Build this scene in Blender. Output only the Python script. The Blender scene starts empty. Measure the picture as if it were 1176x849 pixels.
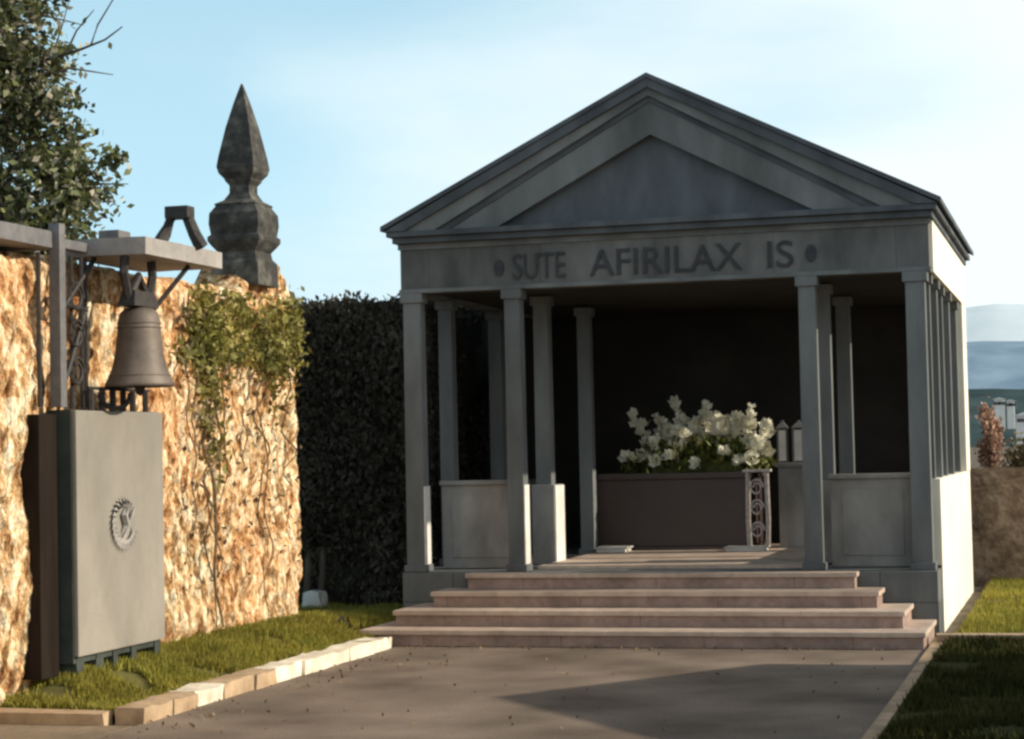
import bpy, bmesh, math, random
from mathutils import Vector, Matrix, noise
R = math.radians
C = bpy.context.scene.collection
random.seed(7)

# ------------------------------------------------------------------ materials
def lin(c):
    return tuple(((v/255)/12.92 if v/255 <= .04045 else ((v/255+.055)/1.055)**2.4) for v in c)

def mat(name, cols, rough=.8, scale=6, detail=6, bump=.3, bscale=40, spec=.3, stretch=(1, 1, 1), stain=None,
        island=0, metal=0, trans=0, bdist=.01, grunge=.25, gscale=1.2):
    """noise-mixed albedo (list of linear colours), a second large grime layer, fine bump"""
    m = bpy.data.materials.new(name); m.use_nodes = True
    N, L = m.node_tree.nodes, m.node_tree.links
    b = N['Principled BSDF']
    b.inputs['Roughness'].default_value = rough
    b.inputs['Metallic'].default_value = metal
    b.inputs['Specular IOR Level'].default_value = spec
    tc = N.new('ShaderNodeTexCoord'); mp = N.new('ShaderNodeMapping')
    mp.inputs['Scale'].default_value = stretch
    L.new(tc.outputs['Object'], mp.inputs['Vector'])
    n = N.new('ShaderNodeTexNoise'); n.inputs['Scale'].default_value = scale; n.inputs['Detail'].default_value = detail
    n.inputs['Roughness'].default_value = .65
    L.new(mp.outputs['Vector'], n.inputs['Vector'])
    cr = N.new('ShaderNodeValToRGB'); e = cr.color_ramp.elements
    k = len(cols)
    for i, c in enumerate(cols):
        p = .28 + .44*i/max(1, k-1)
        if i < 2: e[i].position = p; e[i].color = (*c, 1)
        else:
            q = e.new(p); q.color = (*c, 1)
    L.new(n.outputs['Fac'], cr.inputs['Fac'])
    out = cr.outputs['Color']
    if island:
        g = N.new('ShaderNodeNewGeometry'); mr = N.new('ShaderNodeMapRange')
        mr.inputs['To Min'].default_value = 1-island; mr.inputs['To Max'].default_value = 1+island*1.3
        L.new(g.outputs['Random Per Island'], mr.inputs['Value'])
        mx = N.new('ShaderNodeVectorMath'); mx.operation = 'SCALE'
        L.new(out, mx.inputs[0]); L.new(mr.outputs['Result'], mx.inputs['Scale']); out = mx.outputs['Vector']
    if grunge:
        n2 = N.new('ShaderNodeTexNoise'); n2.inputs['Scale'].default_value = gscale; n2.inputs['Detail'].default_value = 8
        L.new(mp.outputs['Vector'], n2.inputs['Vector'])
        mr2 = N.new('ShaderNodeMapRange'); mr2.inputs['From Min'].default_value = .3; mr2.inputs['From Max'].default_value = .7
        mr2.inputs['To Min'].default_value = 1-grunge; mr2.inputs['To Max'].default_value = 1+grunge
        L.new(n2.outputs['Fac'], mr2.inputs['Value'])
        mx2 = N.new('ShaderNodeVectorMath'); mx2.operation = 'SCALE'
        L.new(out, mx2.inputs[0]); L.new(mr2.outputs['Result'], mx2.inputs['Scale']); out = mx2.outputs['Vector']
    L.new(out, b.inputs['Base Color'])
    if bump:
        n3 = N.new('ShaderNodeTexNoise'); n3.inputs['Scale'].default_value = bscale; n3.inputs['Detail'].default_value = 5
        L.new(mp.outputs['Vector'], n3.inputs['Vector'])
        bp = N.new('ShaderNodeBump'); bp.inputs['Strength'].default_value = bump; bp.inputs['Distance'].default_value = bdist
        L.new(n3.outputs['Fac'], bp.inputs['Height']); L.new(bp.outputs['Normal'], b.inputs['Normal'])
    if trans:
        b.inputs['Transmission Weight'].default_value = 0
        b.inputs['Subsurface Weight'].default_value = 0
        tr = N.new('ShaderNodeBsdfTranslucent'); L.new(out, tr.inputs['Color'])
        ms = N.new('ShaderNodeMixShader'); ms.inputs['Fac'].default_value = trans
        o = N['Material Output']; L.new(b.outputs[0], ms.inputs[1]); L.new(tr.outputs[0], ms.inputs[2]); L.new(ms.outputs[0], o.inputs['Surface'])
    return m

M = {}
M['stone'] = mat('grey_stone', [(.12, .13, .132), (.175, .184, .184)], .8, 5, bump=.4, bscale=60, grunge=.3, gscale=2.2, stretch=(1, 1, .3), spec=.15)
M['stone_dark'] = mat('dark_blue_slate', [(.075, .086, .098), (.115, .128, .142)], .75, 4, bump=.4, bscale=30, grunge=.3, gscale=2.5, stretch=(1, 1, .4), spec=.15)
M['side'] = mat('sun_pale_stone', [(.80, .74, .62), (.90, .85, .74)], .7, 3, bump=.15, grunge=.1)  # building stone lightened to carry the sun on the right flank
M['frieze'] = mat('frieze_stone', [(.105, .112, .110), (.16, .16, .155)], .8, 3, bump=.4, grunge=.3, gscale=3, stretch=(1, 1, .35), spec=.15)
M['panel'] = mat('panel_stone', [(.20, .19, .18), (.34, .32, .295)], .8, 3, bump=.4, grunge=.3, gscale=2.5, stretch=(1, 1, .5), spec=.15)
M['letters'] = mat('weathered_bronze', [(.022, .024, .028), (.05, .05, .055)], .6, 20, grunge=.3)
M['tread'] = mat('sun_pale_tread', [(.46, .35, .28), (.62, .5, .41)], .6, 10, bump=.2, bscale=80, grunge=.2, gscale=3)  # step stone lightened for the sunlit tread tops
M['step'] = mat('warm_granite_step', [(.26, .18, .15), (.42, .31, .265)], .6, 14, bump=.2, bscale=80, grunge=.22, gscale=3)
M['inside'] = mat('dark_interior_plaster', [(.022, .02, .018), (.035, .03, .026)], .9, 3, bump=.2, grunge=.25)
M['granite'] = mat('maroon_granite', [(.035, .021, .018), (.06, .036, .031)], .45, 60, bump=.02, grunge=.15, spec=.5)
M['marble'] = mat('white_marble', [(.5, .48, .44), (.7, .68, .63)], .4, 5, bump=.05, grunge=.1, spec=.5)
M['drygrit'] = mat('dry_litter', [(.07, .045, .025), (.24, .17, .10)], .9, 9, bump=0, island=.5, spec=.1)
M['darkwood'] = mat('dark_timber', [(.012, .009, .007), (.028, .019, .014)], .9, 9, bump=.5, stretch=(1, 1, .15), spec=.1)
M['iron'] = mat('dark_iron', [(.02, .02, .02), (.06, .05, .045)], .6, 18, bump=.4, bscale=60, grunge=.3)
M['greyiron'] = mat('painted_grey_iron', [(.12, .12, .125), (.2, .19, .19)], .6, 12, bump=.3, grunge=.25)
M['bell'] = mat('old_bronze', [(.10, .08, .065), (.17, .135, .11)], .6, 7, bump=.2, bscale=30, grunge=.3, metal=.25, spec=.5)
M['canopy'] = mat('concrete_canopy', [(.26, .25, .24), (.42, .38, .35)], .85, 6, bump=.5, bscale=40, grunge=.25)
M['slab'] = mat('grey_concrete_slab', [(.23, .21, .18), (.30, .275, .235)], .8, 3, bump=.3, bscale=50, grunge=.16, stretch=(1, 1, .6))
M['slabdark'] = mat('dark_green_concrete', [(.03, .04, .035), (.06, .07, .06)], .9, 5, grunge=.3)  # concrete in a darker grey-green tone
M['spire'] = mat('lichen_dark_stone', [(.015, .016, .016), (.06, .058, .052), (.17, .16, .135)], .85, 7, bump=.6, bscale=25, grunge=.3)
M['white'] = mat('white_paint', [(.62, .60, .56), (.8, .78, .74)], .5, 8, grunge=.15)
M['kerb'] = mat('kerb_stone', [(.30, .20, .12), (.5, .37, .24)], .85, 7, bump=.6, bscale=30, grunge=.3, gscale=2)
M['kerbwhite'] = mat('whitewashed_kerb', [(.62, .52, .38), (.9, .85, .72)], .8, 9, bump=.4, grunge=.2, gscale=4)
M['road'] = mat('worn_asphalt', [(.14, .108, .082), (.21, .165, .13), (.28, .225, .18)], .88, 70, bump=.8, bscale=120, grunge=.42, gscale=1.1, detail=9, spec=.12)
M['path'] = mat('sandy_path', [(.16, .125, .085), (.26, .2, .14)], .9, 14, bump=.5, bscale=60, grunge=.25)
M['shadegrass'] = mat('shade_dark_turf', [(.03, .035, .01), (.06, .055, .018)], .9, 1.6, bump=0, island=.45, grunge=.35, spec=.05)  # grass colour darkened for the shade right of the road
M['earth'] = mat('dry_earth', [(.09, .07, .045), (.16, .12, .08)], .9, 3, bump=.4, grunge=.3)
M['soil'] = mat('lawn_soil', [(.08, .075, .02), (.14, .12, .035)], .9, 6, grunge=.3)
M['grass'] = mat('grass_blades', [(.16, .165, .025), (.34, .29, .05)], .7, 1.6, bump=0, island=.45, trans=.3, grunge=.25)
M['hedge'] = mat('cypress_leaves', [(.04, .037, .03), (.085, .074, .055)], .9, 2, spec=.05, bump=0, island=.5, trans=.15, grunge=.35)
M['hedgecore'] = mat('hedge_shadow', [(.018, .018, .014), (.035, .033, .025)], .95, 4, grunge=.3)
M['leaf'] = mat('tree_leaves', [(.06, .075, .025), (.14, .15, .055)], .42, 1.2, bump=0, island=.55, trans=.25, grunge=.3, spec=.6)
M['leafpale'] = mat('glint_leaves', [(.28, .24, .16), (.5, .46, .36)], .5, 1.2, bump=0, island=.3, trans=.25)  # pale leaves painted in for glints and sky gaps in the crown
M['ivy'] = mat('ivy_leaves', [(.11, .12, .025), (.32, .27, .08)], .55, 2, bump=0, island=.5, trans=.25, grunge=.3)
M['vine'] = mat('dry_vine', [(.07, .045, .025), (.2, .14, .08)], .9, 20, grunge=.3)
M['bark'] = mat('bark', [(.05, .04, .03), (.13, .10, .08)], .9, 12, bump=.8, stretch=(1, 1, .2), grunge=.3)
M['petal'] = mat('ivory_petals', [(.8, .77, .6), (.9, .89, .82)], .6, 10, bump=0, trans=.25, island=.15, grunge=.1)
M['stem'] = mat('bouquet_leaves', [(.06, .09, .02), (.14, .14, .03)], .6, 5, bump=0, island=.4, trans=.2)
M['rust'] = mat('rust_blossom', [(.28, .15, .09), (.5, .34, .26)], .8, 9, bump=0, island=.4, trans=.2)
M['brush'] = mat('dry_brush', [(.10, .075, .03), (.2, .15, .07)], .8, 2, bump=0, island=.4, trans=.2)
M['rwall'] = mat('rubble_wall', [(.09, .065, .04), (.30, .20, .13), (.48, .36, .25)], .9, 7, bump=.8, bscale=12, bdist=.05, grunge=.3)
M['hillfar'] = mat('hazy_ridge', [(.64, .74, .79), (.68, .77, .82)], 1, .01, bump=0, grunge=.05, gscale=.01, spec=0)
M['hillmid'] = mat('haze_blue_ridge', [(.20, .30, .40), (.28, .38, .47)], 1, .02, bump=0, grunge=.1, gscale=.02, spec=0)  # distance haze is put into the hill colours
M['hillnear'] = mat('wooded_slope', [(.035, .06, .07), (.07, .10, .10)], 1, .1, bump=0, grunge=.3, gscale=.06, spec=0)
M['plaster'] = mat('white_house_plaster', [(.7, .69, .66), (.8, .79, .76)], .9, 2, grunge=.05)
M['tile'] = mat('clay_roof', [(.25, .12, .08), (.35, .18, .12)], .9, 6)
M['window'] = mat('dark_window', [(.03, .035, .04), (.05, .06, .07)], .2, 2, spec=.6)

# rough sandstone: banded noise, cracks
def sandstone():
    m = bpy.data.materials.new('rough_sandstone'); m.use_nodes = True
    N, L = m.node_tree.nodes, m.node_tree.links; b = N['Principled BSDF']; b.inputs['Roughness'].default_value = .9
    b.inputs['Specular IOR Level'].default_value = .15
    tc = N.new('ShaderNodeTexCoord'); mp = N.new('ShaderNodeMapping'); mp.inputs['Scale'].default_value = (1, 1.2, .6)
    L.new(tc.outputs['Object'], mp.inputs['Vector'])
    n = N.new('ShaderNodeTexNoise'); n.inputs['Scale'].default_value = 9; n.inputs['Detail'].default_value = 12; n.inputs['Roughness'].default_value = .68
    n.inputs['Distortion'].default_value = .25
    L.new(mp.outputs[0], n.inputs['Vector'])
    cr = N.new('ShaderNodeValToRGB'); e = cr.color_ramp.elements
    e[0].position = .34; e[0].color = (.16, .075, .03, 1); e[1].position = .60; e[1].color = (.98, .88, .66, 1)
    for p, c in ((.42, (.40, .21, .09)), (.48, (.68, .44, .22)), (.54, (.90, .72, .46))):
        q = e.new(p); q.color = (*c, 1)
    L.new(n.outputs['Fac'], cr.inputs['Fac'])
    n2 = N.new('ShaderNodeTexNoise'); n2.inputs['Scale'].default_value = .9; n2.inputs['Detail'].default_value = 4
    L.new(tc.outputs['Object'], n2.inputs['Vector'])
    cr2 = N.new('ShaderNodeValToRGB'); f = cr2.color_ramp.elements
    f[0].position = .35; f[0].color = (1.0, .75, .6, 1); f[1].position = .62; f[1].color = (1, 1, 1, 1)
    L.new(n2.outputs['Fac'], cr2.inputs['Fac'])
    mx = N.new('ShaderNodeMix'); mx.data_type = 'RGBA'; mx.blend_type = 'MULTIPLY'; mx.inputs[0].default_value = .7
    L.new(cr.outputs['Color'], mx.inputs[6]); L.new(cr2.outputs['Color'], mx.inputs[7])
    mp3 = N.new('ShaderNodeMapping'); mp3.inputs['Scale'].default_value = (1, 1.0, .42); L.new(tc.outputs['Object'], mp3.inputs['Vector'])
    n3 = N.new('ShaderNodeTexNoise'); n3.inputs['Scale'].default_value = 3.4; n3.inputs['Detail'].default_value = 9; n3.inputs['Roughness'].default_value = .62; L.new(mp3.outputs[0], n3.inputs['Vector'])
    sb_ = N.new('ShaderNodeMath'); sb_.operation = 'SUBTRACT'; sb_.inputs[1].default_value = .5; L.new(n3.outputs['Fac'], sb_.inputs[0])
    ab_ = N.new('ShaderNodeMath'); ab_.operation = 'ABSOLUTE'; L.new(sb_.outputs[0], ab_.inputs[0])
    mrc = N.new('ShaderNodeMapRange'); mrc.inputs['From Max'].default_value = .022; mrc.inputs['To Min'].default_value = .38; L.new(ab_.outputs[0], mrc.inputs['Value'])
    n4 = N.new('ShaderNodeTexNoise'); n4.inputs['Scale'].default_value = 38; n4.inputs['Detail'].default_value = 6; n4.inputs['Roughness'].default_value = .7; L.new(mp.outputs[0], n4.inputs['Vector'])
    mrs = N.new('ShaderNodeMapRange'); mrs.inputs['From Min'].default_value = .36; mrs.inputs['From Max'].default_value = .56; mrs.inputs['To Min'].default_value = .70; mrs.inputs['To Max'].default_value = 1.18; L.new(n4.outputs['Fac'], mrs.inputs['Value'])
    mm = N.new('ShaderNodeMath'); mm.operation = 'MULTIPLY'; L.new(mrc.outputs[0], mm.inputs[0]); L.new(mrs.outputs[0], mm.inputs[1])
    vs_ = N.new('ShaderNodeVectorMath'); vs_.operation = 'SCALE'; L.new(mx.outputs[2], vs_.inputs[0]); L.new(mm.outputs[0], vs_.inputs['Scale'])
    L.new(vs_.outputs[0], b.inputs['Base Color'])
    bp = N.new('ShaderNodeBump'); bp.inputs['Strength'].default_value = .9; bp.inputs['Distance'].default_value = .035
    ad = N.new('ShaderNodeMath'); ad.operation = 'MULTIPLY_ADD'; ad.inputs[1].default_value = .35; L.new(mm.outputs[0], ad.inputs[0]); L.new(n.outputs['Fac'], ad.inputs[2])
    L.new(ad.outputs[0], bp.inputs['Height']); L.new(bp.outputs['Normal'], b.inputs['Normal'])
    return m
M['sandstone'] = sandstone()

def joints(m, w, h, mortar=.008, dark=.62):
    N, L = m.node_tree.nodes, m.node_tree.links; b = N['Principled BSDF']
    tc = N.new('ShaderNodeTexCoord'); sp = N.new('ShaderNodeSeparateXYZ'); cb = N.new('ShaderNodeCombineXYZ')
    L.new(tc.outputs['Object'], sp.inputs[0]); L.new(sp.outputs['X'], cb.inputs['X']); L.new(sp.outputs['Z'], cb.inputs['Y'])
    br = N.new('ShaderNodeTexBrick'); br.inputs['Scale'].default_value = 1; br.inputs['Brick Width'].default_value = w; br.inputs['Row Height'].default_value = h
    br.inputs['Mortar Size'].default_value = mortar; br.inputs['Mortar Smooth'].default_value = .3
    br.inputs['Color1'].default_value = (1, 1, 1, 1); br.inputs['Color2'].default_value = (.86, .86, .86, 1); br.inputs['Mortar'].default_value = (dark, dark, dark, 1)
    L.new(cb.outputs[0], br.inputs['Vector'])
    src = b.inputs['Base Color'].links[0].from_socket
    mx = N.new('ShaderNodeVectorMath'); mx.operation = 'MULTIPLY'; L.new(src, mx.inputs[0]); L.new(br.outputs['Color'], mx.inputs[1]); L.new(mx.outputs[0], b.inputs['Base Color'])
M['block'] = mat('grey_ashlar', [(.12, .13, .132), (.175, .184, .184)], .8, 5, bump=.4, bscale=60, grunge=.35, gscale=2.2, stretch=(1, 1, .3), spec=.15)
joints(M['block'], .93, .27); joints(M['frieze'], 1.03, 3.0, .006, .7); joints(M['step'], 1.17, .133, .005, .6); joints(M['tread'], 1.31, .2, .004, .7)
# ------------------------------------------------------------------ helpers
def link(o, parent=None):
    C.objects.link(o)
    if parent is not None:
        o.parent = parent
    return o

def tag(o, label=None, cat=None, group=None, kind=None):
    if label: o['label'] = label
    if cat: o['category'] = cat
    if group: o['group'] = group
    if kind: o['kind'] = kind
    return o

def empty(name, loc, label, cat, group=None):
    o = bpy.data.objects.new(name, None); o.location = loc; o.empty_display_size = .2
    link(o); return tag(o, label, cat, group)

def part(name, bm, m, parent=None, smooth=False, bevel=0, loc=None):
    """world-space bmesh -> object; under a parent Empty the offset is taken off"""
    me = bpy.data.meshes.new(name)
    if bevel:
        bmesh.ops.bevel(bm, geom=bm.edges[:], offset=bevel, segments=2, profile=.7, affect='EDGES', clamp_overlap=True)
    bmesh.ops.recalc_face_normals(bm, faces=bm.faces)
    off = Vector(loc) if loc is not None else Vector()
    q = parent; tot = Vector()
    while q is not None:
        tot += q.location; q = q.parent
    bmesh.ops.translate(bm, verts=bm.verts, vec=-(off + tot) if parent is not None else -off)
    bm.to_mesh(me); bm.free()
    if smooth:
        for p in me.polygons: p.use_smooth = True
    me.materials.append(m)
    o = bpy.data.objects.new(name, me)
    o.location = off
    return link(o, parent)

def box(bm, x0, x1, y0, y1, z0, z1, top=1.0):
    cx, cy = (x0+x1)/2, (y0+y1)/2
    v = [bm.verts.new((x, y, z0)) for x, y in ((x0, y0), (x1, y0), (x1, y1), (x0, y1))]
    w = [bm.verts.new((cx+(x-cx)*top, cy+(y-cy)*top, z1)) for x, y in ((x0, y0), (x1, y0), (x1, y1), (x0, y1))]
    bm.faces.new(v[::-1]); bm.faces.new(w)
    for i in range(4): bm.faces.new((v[i], v[(i+1) % 4], w[(i+1) % 4], w[i]))

def B(*boxes):
    bm = bmesh.new()
    for b in boxes: box(bm, *b)
    return bm

def prism(bm, pts, y0, y1):
    """polygon in the xz plane extruded along y"""
    a = [bm.verts.new((x, y0, z)) for x, z in pts]; b = [bm.verts.new((x, y1, z)) for x, z in pts]
    bm.faces.new(a); bm.faces.new(b[::-1]); n = len(pts)
    for i in range(n): bm.faces.new((a[i], b[i], b[(i+1) % n], a[(i+1) % n]))

def tube(bm, pts, r, seg=6, r1=None):
    pts = [Vector(p) for p in pts]; rings = []; n = len(pts)
    for i, p in enumerate(pts):
        d = (pts[min(i+1, n-1)]-pts[max(i-1, 0)]).normalized()
        a = d.cross(Vector((0, 0, 1)) if abs(d.z) < .9 else Vector((1, 0, 0))).normalized(); b = d.cross(a)
        rr = r if r1 is None else r+(r1-r)*i/(n-1)
        rings.append([bm.verts.new(p+(a*math.cos(t)+b*math.sin(t))*rr) for t in [2*math.pi*k/seg for k in range(seg)]])
    for i in range(n-1):
        for k in range(seg):
            bm.faces.new((rings[i][k], rings[i][(k+1) % seg], rings[i+1][(k+1) % seg], rings[i+1][k]))
    bm.faces.new(rings[0][::-1]); bm.faces.new(rings[-1])

def lathe(bm, prof, cx, cy, seg=28, closed=False):
    rings = [[bm.verts.new((cx+r*math.cos(2*math.pi*k/seg), cy+r*math.sin(2*math.pi*k/seg), z)) for k in range(seg)] for r, z in prof]
    for i in range(len(rings)-1):
        for k in range(seg):
            bm.faces.new((rings[i][k], rings[i][(k+1) % seg], rings[i+1][(k+1) % seg], rings[i+1][k]))
    if closed:
        bm.faces.new(rings[0][::-1]); bm.faces.new(rings[-1])

def loft(bm, prof, cx, cy):
    """square section (half-size, z) profile"""
    rings = [[bm.verts.new((cx+sx*s, cy+sy*s, z)) for sx, sy in ((-1, -1), (1, -1), (1, 1), (-1, 1))] for s, z in prof]
    for i in range(len(rings)-1):
        for k in range(4): bm.faces.new((rings[i][k], rings[i][(k+1) % 4], rings[i+1][(k+1) % 4], rings[i+1][k]))
    bm.faces.new(rings[0][::-1]); bm.faces.new(rings[-1])

def roughen(bm, cut, amp, freq, seed=0):
    bmesh.ops.subdivide_edges(bm, edges=bm.edges[:], cuts=cut, use_grid_fill=True)
    for v in bm.verts:
        p = v.co*freq+Vector((seed, seed*2, seed*3))
        v.co += noise.noise_vector(p)*amp

def leaves(name, pts, size, m, parent=None, up=.2, jitter=.4, loc=None, kind=None, aspect=.55):
    vs, fs = [], []; rnd = random.random
    for p in pts:
        s = size*(1-jitter+2*jitter*rnd())
        d = Vector((rnd()-.5, rnd()-.5, rnd()-.5+up)); d.normalize()
        a = d.cross(Vector((rnd()-.5, rnd()-.5, rnd()-.5))).normalized(); b = d*s; a = a*s*aspect
        p = Vector(p); i = len(vs)
        vs += [p-b*.5, p+a*.5, p+b*.5, p-a*.5]; fs.append((i, i+1, i+2, i+3))
    tot = Vector(); q = parent
    while q is not None: tot += q.location; q = q.parent
    off = Vector(loc) if loc is not None else Vector()
    base = tot if parent is not None else off
    me = bpy.data.meshes.new(name); me.from_pydata([v-base for v in vs], [], fs); me.materials.append(m)
    o = bpy.data.objects.new(name, me)
    if parent is None: o.location = off
    link(o, parent)
    if kind: o['kind'] = kind
    return o

# ------------------------------------------------------------------ camera
cam_d = bpy.data.cameras.new('camera'); cam = bpy.data.objects.new('camera', cam_d); C.objects.link(cam)
f, roll, pitch, yaw, cx, cy = 2281.97, .0212, .0404, .2792, 3.5199, -16.8374
cam_d.sensor_width = 36; cam_d.lens = f/1176*36; cam_d.clip_end = 6000; cam_d.clip_start = .1
F = Vector((-math.sin(yaw)*math.cos(pitch), math.cos(yaw)*math.cos(pitch), math.sin(pitch)))
Rt = Vector((math.cos(yaw), math.sin(yaw), 0)); U = Rt.cross(F)
# roll: picture rotated so verticals lean left at the top
c_, s_ = math.cos(roll), math.sin(roll)
X = Rt*c_ - U*(-s_)*(-1); X = Rt*c_ - U*s_; Y = U*c_ + Rt*s_
mw = Matrix((X, Y, -F)).transposed().to_4x4(); mw.translation = (cx, cy, 1.6)
cam.matrix_world = mw
bpy.context.scene.camera = cam

# ------------------------------------------------------------------ light
SUN_EL, SUN_AZ = 24.5, 8.0           # azimuth measured from +x towards +y
sd = Vector((math.cos(R(SUN_EL))*math.cos(R(SUN_AZ)), math.cos(R(SUN_EL))*math.sin(R(SUN_AZ)), math.sin(R(SUN_EL))))
ld = bpy.data.lights.new('sun', 'SUN'); ld.energy = 5; ld.angle = R(.6); ld.color = (1, .88, .70)
lo = bpy.data.objects.new('sun', ld); C.objects.link(lo); lo.rotation_euler = sd.to_track_quat('Z', 'Y').to_euler()
W = bpy.data.worlds.new('World'); bpy.context.scene.world = W; W.use_nodes = True
N, L = W.node_tree.nodes, W.node_tree.links
bg = N['Background']; bg.inputs['Strength'].default_value = .1
sk = N.new('ShaderNodeTexSky'); sk.sky_type = 'NISHITA'; sk.sun_disc = False
sk.sun_elevation = R(SUN_EL); sk.sun_rotation = R(90-SUN_AZ); sk.air_density = 1.0; sk.dust_density = 1.5; sk.ozone_density = 1.6
tc = N.new('ShaderNodeTexCoord')
sx = N.new('ShaderNodeSeparateXYZ'); L.new(tc.outputs['Generated'], sx.inputs[0])
mp = N.new('ShaderNodeMapping'); mp.inputs['Scale'].default_value = (3, 3, 9); L.new(tc.outputs['Generated'], mp.inputs[0])
nz = N.new('ShaderNodeTexNoise'); nz.inputs['Scale'].default_value = 1.3; nz.inputs['Detail'].default_value = 6; L.new(mp.outputs[0], nz.inputs['Vector'])
# broad veil, thicker low down and to the right (+x)
a1 = N.new('ShaderNodeMath'); a1.operation = 'MULTIPLY_ADD'; a1.inputs[1].default_value = 1.7; a1.inputs[2].default_value = .85; L.new(sx.outputs['X'], a1.inputs[0])
a2 = N.new('ShaderNodeMath'); a2.operation = 'MULTIPLY_ADD'; a2.inputs[1].default_value = -1.5; L.new(sx.outputs['Z'], a2.inputs[0]); L.new(a1.outputs[0], a2.inputs[2])
a3 = N.new('ShaderNodeMath'); a3.operation = 'MULTIPLY_ADD'; a3.inputs[1].default_value = 1.1; L.new(nz.outputs['Fac'], a3.inputs[0]); L.new(a2.outputs[0], a3.inputs[2])
mr = N.new('ShaderNodeMapRange'); mr.inputs['From Min'].default_value = .35; mr.inputs['From Max'].default_value = 1.15; mr.interpolation_type = 'SMOOTHSTEP'
L.new(a3.outputs[0], mr.inputs['Value'])
blue = N.new('ShaderNodeMix'); blue.data_type = 'RGBA'; blue.inputs[0].default_value = .7
zf = N.new('ShaderNodeMapRange'); zf.inputs['From Min'].default_value = .12; zf.inputs['From Max'].default_value = .75; zf.inputs['To Min'].default_value = .72; zf.inputs['To Max'].default_value = .0
L.new(sx.outputs['Z'], zf.inputs['Value']); L.new(zf.outputs[0], blue.inputs[0])
L.new(sk.outputs[0], blue.inputs[6]); blue.inputs[7].default_value = (6.6, 10.4, 12.2, 1)
cl = N.new('ShaderNodeMix'); cl.data_type = 'RGBA'; L.new(mr.outputs[0], cl.inputs[0]); L.new(blue.outputs[2], cl.inputs[6]); cl.inputs[7].default_value = (9.6, 10.6, 10.8, 1)
L.new(cl.outputs[2], bg.inputs['Color'])

# ------------------------------------------------------------------ ground
def sheet(name, pts, z, m):
    bm = bmesh.new(); bm.faces.new([bm.verts.new((x, y, z)) for x, y in pts]); o = part(name, bm, m); return tag(o, kind='structure')
sheet('ground', [(-3000, -60), (3000, -60), (3000, 5000), (-3000, 5000)], -.012, M['earth'])
tag(part('road', B((-1.98, 2.34, -30, -1.2, -.5, 0)), M['road']), kind='structure')
tag(part('path', B((-30, -2.0, -30, -5.98, -.5, -.002)), M['path']), kind='structure')
def hgt(x, y):
    if x > 0: return .03
    t = min(1, max(0, (-2.14-x)/.75)); t = t*t*(3-2*t); fy = min(1, max(.15, 1-(y+.9)/1.9))
    return .035+.16*t*fy*min(1, max(0, (y+5.85)/.7))
def soil(name, x0, x1, y0, y1, seed):
    bm = bmesh.new(); bmesh.ops.create_grid(bm, x_segments=40, y_segments=60, size=.5)
    for v in bm.verts:
        x = x0+(v.co.x+.5)*(x1-x0); y = y0+(v.co.y+.5)*(y1-y0)
        v.co = (x, y, hgt(x, y)+.025*noise.noise(Vector((x*1.3, y*1.3, seed))))
    return tag(part(name, bm, M['soil'], smooth=True), kind='structure')
soil('lawn_soil', -4.7, -2.14, -5.85, 2.2, 1)
soil('lawn_soil', 2.5, 9, -.72, 5.95, 4)
soil('lawn_soil', 2.42, 9, -14, -.9, 9).data.materials[0] = M['shadegrass']

def grass(name, rects, n, label, m='grass'):
    vs, fs = [], []
    for x0, x1, y0, y1, k in rects:
        for _ in range(int(n*k)):
            x = random.uniform(x0, x1); y = random.uniform(y0, y1)
            if noise.noise(Vector((x*2.1, y*2.1, 3))) < -.38+random.random()*.3: continue
            h = random.uniform(.03, .08); a = random.uniform(0, 6.28); w = .009
            t = Vector((random.uniform(-.03, .03), random.uniform(-.03, .03), h)); p = Vector((x, y, hgt(x, y))); q = Vector((math.cos(a)*w, math.sin(a)*w, 0))
            i = len(vs); vs += [p-q, p+q, p+t]; fs.append((i, i+1, i+2))
    me = bpy.data.meshes.new(name); me.from_pydata(vs, [], fs); me.materials.append(M[m])
    return tag(link(bpy.data.objects.new(name, me)), label, 'grass', kind='stuff')
grass('grass', [(-3.04, -2.16, -5.8, -1.0, 1), (-4.3, -2.4, -1.0, 1.9, .5)], 50000, 'sunlit yellow green grass strip between sandstone wall and left kerb')
grass('grass', [(2.5, 4.2, -.72, 5.85, 1)], 22000, 'sunlit grass beside the right side wall of the mausoleum')
grass('grass', [(2.45, 4.0, -6.8, -.92, 1)], 24000, 'shaded dark grass along the right edge of the road', 'shadegrass')

# kerbs
bm = bmesh.new(); y = -5.9; segs = []
while y < -1.45:
    l = random.uniform(.34, .52); segs.append((y, min(y+l-.006, -1.42))); y += l
bmw = bmesh.new()
for (a, b) in segs:
    mid = (a+b)/2; tgt = bmw if (mid > -3.9 or abs(mid+4.9) < .22) else bm
    dx = random.uniform(-.01, .01); h = random.uniform(.092, .105)
    t = bmesh.new(); box(t, -2.17+dx, -1.97+dx, a, b, -.05, h); roughen(t, 3, .018, 6, mid)
    me = bpy.data.meshes.new('t'); t.to_mesh(me); t.free(); tgt.from_mesh(me)
kl = empty('kerb', (-2.07, -3.6, 0), 'rough left kerb of pale blocks beside the grass strip, running up to the steps', 'kerb')
part('kerb_stone', bm, M['kerb'], kl); part('whitewashed_stone', bmw, M['kerbwhite'], kl)
t = B((-9, -2.19, -6.0, -5.86, -.05, .07)); roughen(t, 6, .02, 5)
tag(part('kerb', t, M['kerb'], loc=(-4, -5.9, 0)), 'low earthy kerb turning left across the end of the grass strip', 'kerb')
t = B((2.36, 9, -.9, -.74, -.05, .085)); roughen(t, 8, .012, 5)
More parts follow.
